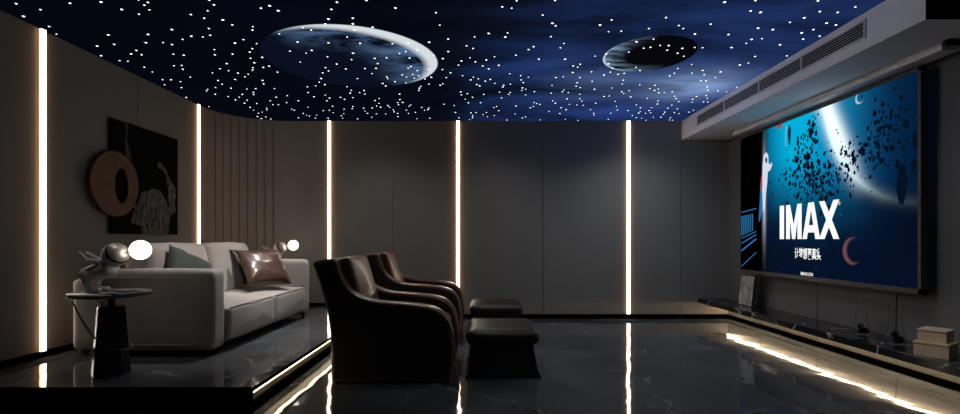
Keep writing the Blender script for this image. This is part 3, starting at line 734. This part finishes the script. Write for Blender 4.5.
for (fx, fy) in ((sx0 + 0.09, sy0 + 0.08), (sx1 - 0.09, sy0 + 0.08), (sx0 + 0.09, sy1 - 0.08), (sx1 - 0.09, sy1 - 0.08)):
    s = -1 if fx < ox else 1
    pf = [(fx - 0.04, 0.236), (fx + 0.04, 0.236), (fx + 0.012 + s * 0.035, PZ), (fx - 0.012 + s * 0.035, PZ)]
    b = prism([(p_[0] - ox, p_[1] - oz) for p_ in pf], fy - 0.02 - oy, fy + 0.02 - oy, 'y')
    link('leg', b, M['metal_black'], t)

# scatter cushions
def scatter(name, bm, mats, loc, euler, label):
    o = link(name, bm, mats, smooth=True, loc=loc); o.rotation_euler = euler; tag(o, label, 'cushion', 'cushions on the sofa'); return o
scatter('throw_pillow', pillow(0.46, 0.48, 0.17, seed=2, wr=0.010), M['green'], (-2.69, 4.64, 0.835), (math.radians(-34), math.radians(26), math.radians(60)),
        'sage green velvet scatter cushion lying back behind the near arm of the grey sofa')
p_ = pillow(0.52, 0.50, 0.20, seed=6, wr=0.010)
lp = scatter('throw_pillow', p_, [M['leather_tan']], (-2.47, 5.72, 0.835), (math.radians(-38), 0, math.radians(52)),
        'shiny brown leather scatter cushion leaning at the far end of the grey sofa')
stb = bmesh.new()
for k in range(16): sphere((-0.225 + 0.012 * math.sin(k), -0.035 - 0.0, -0.2 + k * 0.026), 0.0035, 8, stb)
link('stitching', stb, M['stitch'], lp)
scatter('throw_pillow', pillow(0.50, 0.48, 0.10, seed=9), M['leather_tan_dark'], (-2.62, 5.85, 0.845), (math.radians(-36), 0, math.radians(56)),  # stands in for the leather cushion's own dark side, added as a separate shape
        'dark side of the shiny brown leather cushion, added as a separate shape behind it')

# ------------------------------------------------------------------ side tables
def side_table():
    t = empty('side_table', (0, 0, 0))
    top = lathe([(0, 0.566), (0.235, 0.566), (0.252, 0.572), (0.256, 0.590), (0.252, 0.598), (0, 0.598)], 64)
    link('tabletop', top, M['tabletop'], t, True).data.polygons
    ped = lathe([(0, 0.0), (0.118, 0.0), (0.122, 0.008), (0.108, 0.2), (0.088, 0.48), (0.084, 0.494), (0.078, 0.497), (0, 0.497)], 8)
    for v in ped.verts: v.co = Matrix.Rotation(0.39, 3, 'Z') @ v.co
    link('pedestal', ped, M['gloss_black'], t)
    link('neck', lathe([(0, 0.49), (0.022, 0.49), (0.022, 0.575), (0, 0.575)], 20), M['metal_black'], t, True)
    pts = []
    for k in range(48):
        a = 2 * PI * k / 48; x = -0.065 + 0.205 * math.cos(a); y = 0.135 * math.sin(a)
        s = (x + 0.27) / 0.41; z = 0.585 - 0.40 * (0.5 - 0.5 * math.cos(PI * min(1, s ** 0.85)))
        pts.append((x, y, z))
    link('hoop', tube(pts, 0.0055, 8, True), M['hoop'], t, True)
    return t
TB = (-2.685, 3.64)
tb = side_table(); tb.location = (*TB, PZ); tag(tb, 'small round side table on a black faceted pedestal in front of the sofa arm', 'side table', 'round side tables by the sofa')
tb2 = copy_tree(tb); tb2.location = (-2.79, 6.90, PZ); tag(tb2, 'small round side table behind the far sofa arm by the back wall', 'side table', 'round side tables by the sofa')

# ------------------------------------------------------------------ figurine lamps
PXM = 137.6
def fp(x, y, dy=0.0): return ((x - 480) / PXM - TB[0], dy, EYE - (y - 240) / PXM - (PZ + 0.598))
def capsule(bm, p0, p1, r0, r1, k=9):
    for i in range(k):
        f = i / (k - 1); sphere([p0[j] * (1 - f) + p1[j] * f for j in range(3)], r0 * (1 - f) + r1 * f, 16, bm)
def figurine():
    t = empty('figurine_lamp')
    b = bmesh.new()
    capsule(b, fp(108, 268.5), fp(93, 273.5), 0.068, 0.064)                     # trunk leaning forward
    for s in (-1, 1):
        capsule(b, fp(89.5, 274, s * 0.030), fp(91.5, 285.5, s * 0.034), 0.050, 0.028)
        f0, f1 = fp(90.5, 287, s * 0.036), fp(103, 287.2, s * 0.045)
        capsule(b, (f0[0], f0[1], 0.021), (f1[0], f1[1], 0.017), 0.0215, 0.0175)
        sh = fp(103, 262, s * 0.045); el = fp(92.5, 259.5, s * 0.06); ha = fp(84.5, 253.5, s * 0.035)
        capsule(b, sh, el, 0.020, 0.013, 12); capsule(b, el, ha, 0.013, 0.010, 12)
        hx = fp(82, 252, s * 0.03)
        for j in range(-1, 3): capsule(b, ha, (hx[0] - 0.006, hx[1] + j * 0.007 * 1.0, hx[2] + 0.002 * j), 0.0065, 0.0045, 6)
        capsule(b, ha, (hx[0] + 0.012, hx[1] - s * 0.016, hx[2] - 0.012), 0.006, 0.005, 5)
    body = link('body', b, M['statue'], t, True)
    rm = body.modifiers.new('remesh', 'REMESH'); rm.mode = 'VOXEL'; rm.voxel_size = 0.0055; rm.use_smooth_shade = True
    sm_ = body.modifiers.new('smooth', 'SMOOTH'); sm_.iterations = 6; sm_.factor = 0.6
    hc = Vector(fp(114.5, 255)); r = 0.085
    link('helmet', sphere(hc, r, 40), M['statue'], t, True)
    fw = Vector((0.80, -0.35, 0.42)).normalized()
    # polished face shell: spherical cap in front, with a dark band behind it
    def cap(a0, a1, rad, nseg=48, m_=14):
        b = bmesh.new(); q_ = fw.to_track_quat('Z', 'Y'); rings = []
        for i in range(m_ + 1):
            a = a0 + (a1 - a0) * i / m_
            rings.append([b.verts.new(hc + q_ @ Vector((math.sin(a) * math.cos(2 * PI * k / nseg), math.sin(a) * math.sin(2 * PI * k / nseg), math.cos(a))) * rad) for k in range(nseg)])
        for A, B in zip(rings, rings[1:]):
            for k in range(nseg): b.faces.new((A[k], B[k], B[(k + 1) % nseg], A[(k + 1) % nseg]))
        return b
    link('face_shell', cap(0.02, 1.02, r + 0.005), M['chrome'], t, True)
    link('visor_band', cap(1.00, 1.22, r + 0.003), M['visor'], t, True)
    gc = Vector(fp(139.9, 250)); 
    link('mouthpiece', tube([hc + (gc - hc).normalized() * 0.083, gc - (gc - hc).normalized() * 0.068], lambda f: 0.009 + 0.008 * f, 16), M['chrome'], t, True)
    link('globe_shade', sphere(gc, 0.070, 48), M['globe'], t, True)
    return t
lamp = figurine(); lamp.location = (*TB, PZ + 0.598)
tag(lamp, 'white figurine lamp blowing a glowing globe, on the side table nearest the camera', 'lamp', 'figurine lamps on the side tables')
lamp2 = copy_tree(lamp); lamp2.location = (-2.79, 6.90, PZ + 0.598)
tag(lamp2, 'white figurine lamp with glowing globe beyond the far sofa arm by the back wall', 'lamp', 'figurine lamps on the side tables')

# magazine lying open over the table edge
t = empty('magazine', (TB[0] + 0.115, TB[1] - 0.09, PZ + 0.5985), -0.25); tag(t, 'open magazine lying on the round side table beside the figurine lamp', 'magazine')
def leaf(sgn, z0):
    b = bmesh.new(); n = 10; T, B = [], []
    for i in range(n + 1):
        f = i / n; x = sgn * f * 0.14; z = z0 + 0.010 * math.sin(PI * min(1, f * 1.1)) * (1 - f * 0.3)
        T.append([b.verts.new((x, y, z + 0.003)) for y in (-0.10, 0.10)]); B.append([b.verts.new((x, y, z0)) for y in (-0.10, 0.10)])
    for i in range(n):
        b.faces.new((T[i][0], T[i + 1][0], T[i + 1][1], T[i][1])); b.faces.new((B[i][1], B[i + 1][1], B[i + 1][0], B[i][0]))
        b.faces.new((B[i][0], B[i + 1][0], T[i + 1][0], T[i][0])); b.faces.new((T[i][1], T[i + 1][1], B[i + 1][1], B[i][1]))
    b.faces.new((B[n][0], B[n][1], T[n][1], T[n][0])); bmesh.ops.recalc_face_normals(b, faces=b.faces); return b
link('page', leaf(-1, 0.0), M['paper'], t); pg = link('page', leaf(1, 0.0), M['paper_blue'], t); pg['label'] = 'blue grey page'
link('printed_photo', box_bm(-0.115, -0.03, -0.07, 0.05, 0.0118, 0.0142), M['paper_dark'], t)
link('printed_photo', box_bm(0.03, 0.10, -0.05, 0.07, 0.0118, 0.0142), M['paper_dark'], t)

# ------------------------------------------------------------------ armchairs
def armchair():
    t = empty('armchair')       # local origin: front-bottom at x=0; near side y=0, 0.9 wide; room x = -0.2 at front
    out = [(-1.352, .966), (-1.30, .985), (-1.235, .997), (-1.178, 1.000), (-1.150, .975), (-1.128, .90), (-1.085, .81), (-1.02, .732), (-.92, .682), (-.80, .658), (-.66, .648), (-.547, .638), (-.44, .624), (-.358, .600), (-.29, .560), (-.245, .50), (-.218, .42), (-.203, .33), (-.200, .25), (-.208, .14), (-.222, .04), (-.226, 0.012), (-.60, .0120), (-1.190, 0.012), (-1.197, .20), (-1.203, .40), (-1.225, .56), (-1.262, .70), (-1.305, .83), (-1.345, .935)]
    W = 0.90; aw = 0.165
    prof = [(p_.x, p_.y) for p_ in catmull([(a, b_, 0) for a, b_ in out[:21]], 4)] + out[21:]
    for y0_ in (0.0, W - aw):
        near = y0_ == 0.0
        b = prism(prof, y0_, y0_ + aw, 'y', 0.04, 6)
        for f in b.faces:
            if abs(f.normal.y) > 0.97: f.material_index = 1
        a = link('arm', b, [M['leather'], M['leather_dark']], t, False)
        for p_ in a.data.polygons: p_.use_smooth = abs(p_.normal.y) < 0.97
        # welt just inside the rim of each face
        for yy_, sg in ((y0_, -1), (y0_ + aw, 1)):
            if (near and sg > 0) or (not near and sg < 0): continue
            rim = [(p_[0] + 0.0, yy_ - sg * 0.006, p_[1] - 0.012) for p_ in prof[10:64]]
            cen = Vector((-0.7, 0, 0.3)); rim = [(x * 0.985 + cen.x * 0.015, y, z * 0.985 + cen.z * 0.015 - 0.0) for x, y, z in rim]
            link('welt', tube(rim, 0.0045, 6), M['leather'], a, True)
    # back shell across the width, same rear curve
    bk = [(-1.352, .962), (-1.30, .982), (-1.235, .995), (-1.178, .995), (-1.14, .94), (-1.10, .84), (-1.06, .70), (-1.03, .55), (-1.02, .30), (-1.02, .012), (-1.19, .012), (-1.197, .20), (-1.203, .40), (-1.225, .56), (-1.262, .70), (-1.305, .83)]
    bk = [(p_.x, p_.y) for p_ in catmull([(a, b_, 0) for a, b_ in bk[:9]], 3)] + bk[9:]
    o = link('back_shell', prism(bk, aw - 0.03, W - aw + 0.03, 'y', 0.0), M['leather_dark'], t)
    bc = soft_box(0.20, W - 2 * aw + 0.09, 0.65, 0.035, (0.025, 0, 0.006), 14, 0.003)
    for v in bc.verts: v.co = Matrix.Rotation(-0.28, 3, 'Y') @ v.co + Vector((-1.085, W / 2, 0.675))
    link('back_cushion', bc, M['leather'], t, True)
    bs = soft_box(0.72, W - 2 * aw + 0.006, 0.20, 0.06, (0.012, 0, 0.03), 14, 0.003)
    for v in bs.verts: v.co += Vector((-0.63, W / 2, 0.375))
    link('seat_cushion', bs, M['leather'], t, True)
    link('seat_base', box_bm(-1.03, -0.30, aw - 0.01, W - aw + 0.01, 0.012, 0.29, 0.01, 2), M['leather_dark'], t)
    link('plinth', box_bm(-1.17, -0.25, 0.03, W - 0.03, 0.0, 0.013), M['metal_black'], t)
    return t
ch = armchair(); ch.location = (0, 3.99, 0); tag(ch, 'dark brown leather home cinema armchair nearest the camera', 'armchair', 'brown leather armchairs facing the screen')
ch2 = copy_tree(ch); ch2.location = (0.0, 5.63, 0); tag(ch2, 'dark brown leather armchair standing behind the nearest one, towards the back wall', 'armchair', 'brown leather armchairs facing the screen')
def ottoman():
    t = empty('ottoman')
    W, Dp = 0.61, 0.66
    pf = [(0.008, 0.02), (W, 0.02), (W - 0.035, 0.20), (W - 0.05, 0.285), (0.03, 0.285)]
    link('base', prism(pf, 0.01, Dp - 0.01, 'y', 0.01, 2), M['leather_dark'], t)
    link('plinth', box_bm(-0.006, W + 0.01, 0.0, Dp, 0.0, 0.028, 0.004, 1), M['metal_black'], t)
    b = soft_box(W + 0.004, Dp + 0.02, 0.13, 0.06, (0.01, 0.01, 0.018), 16, 0.003, 3)
    for v in b.verts: v.co += Vector((W / 2 + 0.003, Dp / 2, 0.335))
    link('cushion', b, M['leather_otto'], t, True)
    link('rivet', sphere((0.045, 0.008, 0.255), 0.007, 12), M['chrome'], t, True)
    return t
ot = ottoman(); ot.location = (-0.115, 4.15, 0); tag(ot, 'dark leather footstool with padded top, in front of the nearest armchair', 'footstool', 'dark leather footstools')
ot2 = copy_tree(ot); ot2.location = (-0.115, 5.76, 0); tag(ot2, 'dark leather footstool farther back, partly hidden behind the nearest footstool', 'footstool', 'dark leather footstools')

# ------------------------------------------------------------------ lights
def area(name, loc, size, power, col, rot=(0, 0, 0), spread=180):
    l = bpy.data.lights.new(name, 'AREA'); l.shape = 'RECTANGLE'; l.size, l.size_y = size; l.energy = power; l.color = col; l.spread = math.radians(spread)
    o = bpy.data.objects.new(name, l); COL.objects.link(o); o.location = loc; o.rotation_euler = rot; return o
def spot(name, loc, tgt, power, col, ang, blend=0.8, rad=0.06):
    l = bpy.data.lights.new(name, 'SPOT'); l.energy = power; l.color = col; l.spot_size = math.radians(ang); l.spot_blend = blend; l.shadow_soft_size = rad
    o = bpy.data.objects.new(name, l); COL.objects.link(o); o.location = loc
    o.rotation_euler = (Vector(tgt) - Vector(loc)).to_track_quat('-Z', 'Y').to_euler(); return o
for y_ in (4.85, 5.85): spot('downlight_sofa', (-2.05, y_, 2.86), (-2.35, y_, 0.5), 175, (1, 0.94, 0.88), 58)
for x_, y_, p_ in ((-0.2, 4.6, 14), (2.1, 4.0, 34), (-1.4, 6.3, 22), (0.3, 6.3, 20), (2.0, 6.2, 30), (1.6, 2.2, 9), (2.25, 6.5, 20)): spot('fill_spot', (x_, y_, 2.87), (x_, y_, 0), p_, (1, 0.93, 0.87) if x_ < 1 else (0.92, 0.96, 1.0), 140, 1.0, 0.05)  # added fill spots without fixtures, they lift floor and walls
spot('downlight_chairs', (-0.9, 6.5, 2.86), (-0.75, 4.9, 0.6), 75, (1, 0.86, 0.76), 60, 0.8, 0.14)
spot('soffit_fill', (-0.4, 4.9, 2.76), (2.95, 4.7, 2.74), 45, (0.90, 0.92, 1.0), 110, 0.6)  # extra light added to brighten the soffit face, no lamp there
spot('boxes_fill', (2.2, 2.7, 2.86), (3.32, 3.75, 0.4), 42, (1, 0.93, 0.85), 22, 0.8)  # unseen spot added to lift the box fronts
spot('table_fill', (-2.6, 3.45, 2.86), (-2.72, 3.6, 0.8), 15, (1, 0.94, 0.88), 34, 0.7)  # added spot that brightens figurine and tabletop, no fixture above
spot('downlight_footstools', (0.3, 3.5, 2.86), (0.2, 4.9, 0.35), 16, (1, 0.94, 0.9), 50, 0.8, 0.10)

w = bpy.data.worlds.new('room_ambient'); SC.world = w; w.use_nodes = True
w.node_tree.nodes['Background'].inputs[0].default_value = (0.85, 0.9, 1.0, 1); w.node_tree.nodes['Background'].inputs[1].default_value = 0.012

cam = bpy.data.cameras.new('camera'); co = bpy.data.objects.new('camera', cam); COL.objects.link(co)
co.location = (0, 0, EYE); co.rotation_euler = (PI / 2, 0, 0); cam.sensor_width = 36; cam.lens = 500 / 960 * 36; cam.shift_y = (240 - 207) / 960; cam.clip_start = 0.05
SC.camera = co
vs_ = SC.view_settings; SC.display_settings.display_device = 'sRGB'; vs_.view_transform = 'Standard'; vs_.look = 'None'; vs_.exposure = 0; vs_.gamma = 1; vs_.use_curve_mapping = False
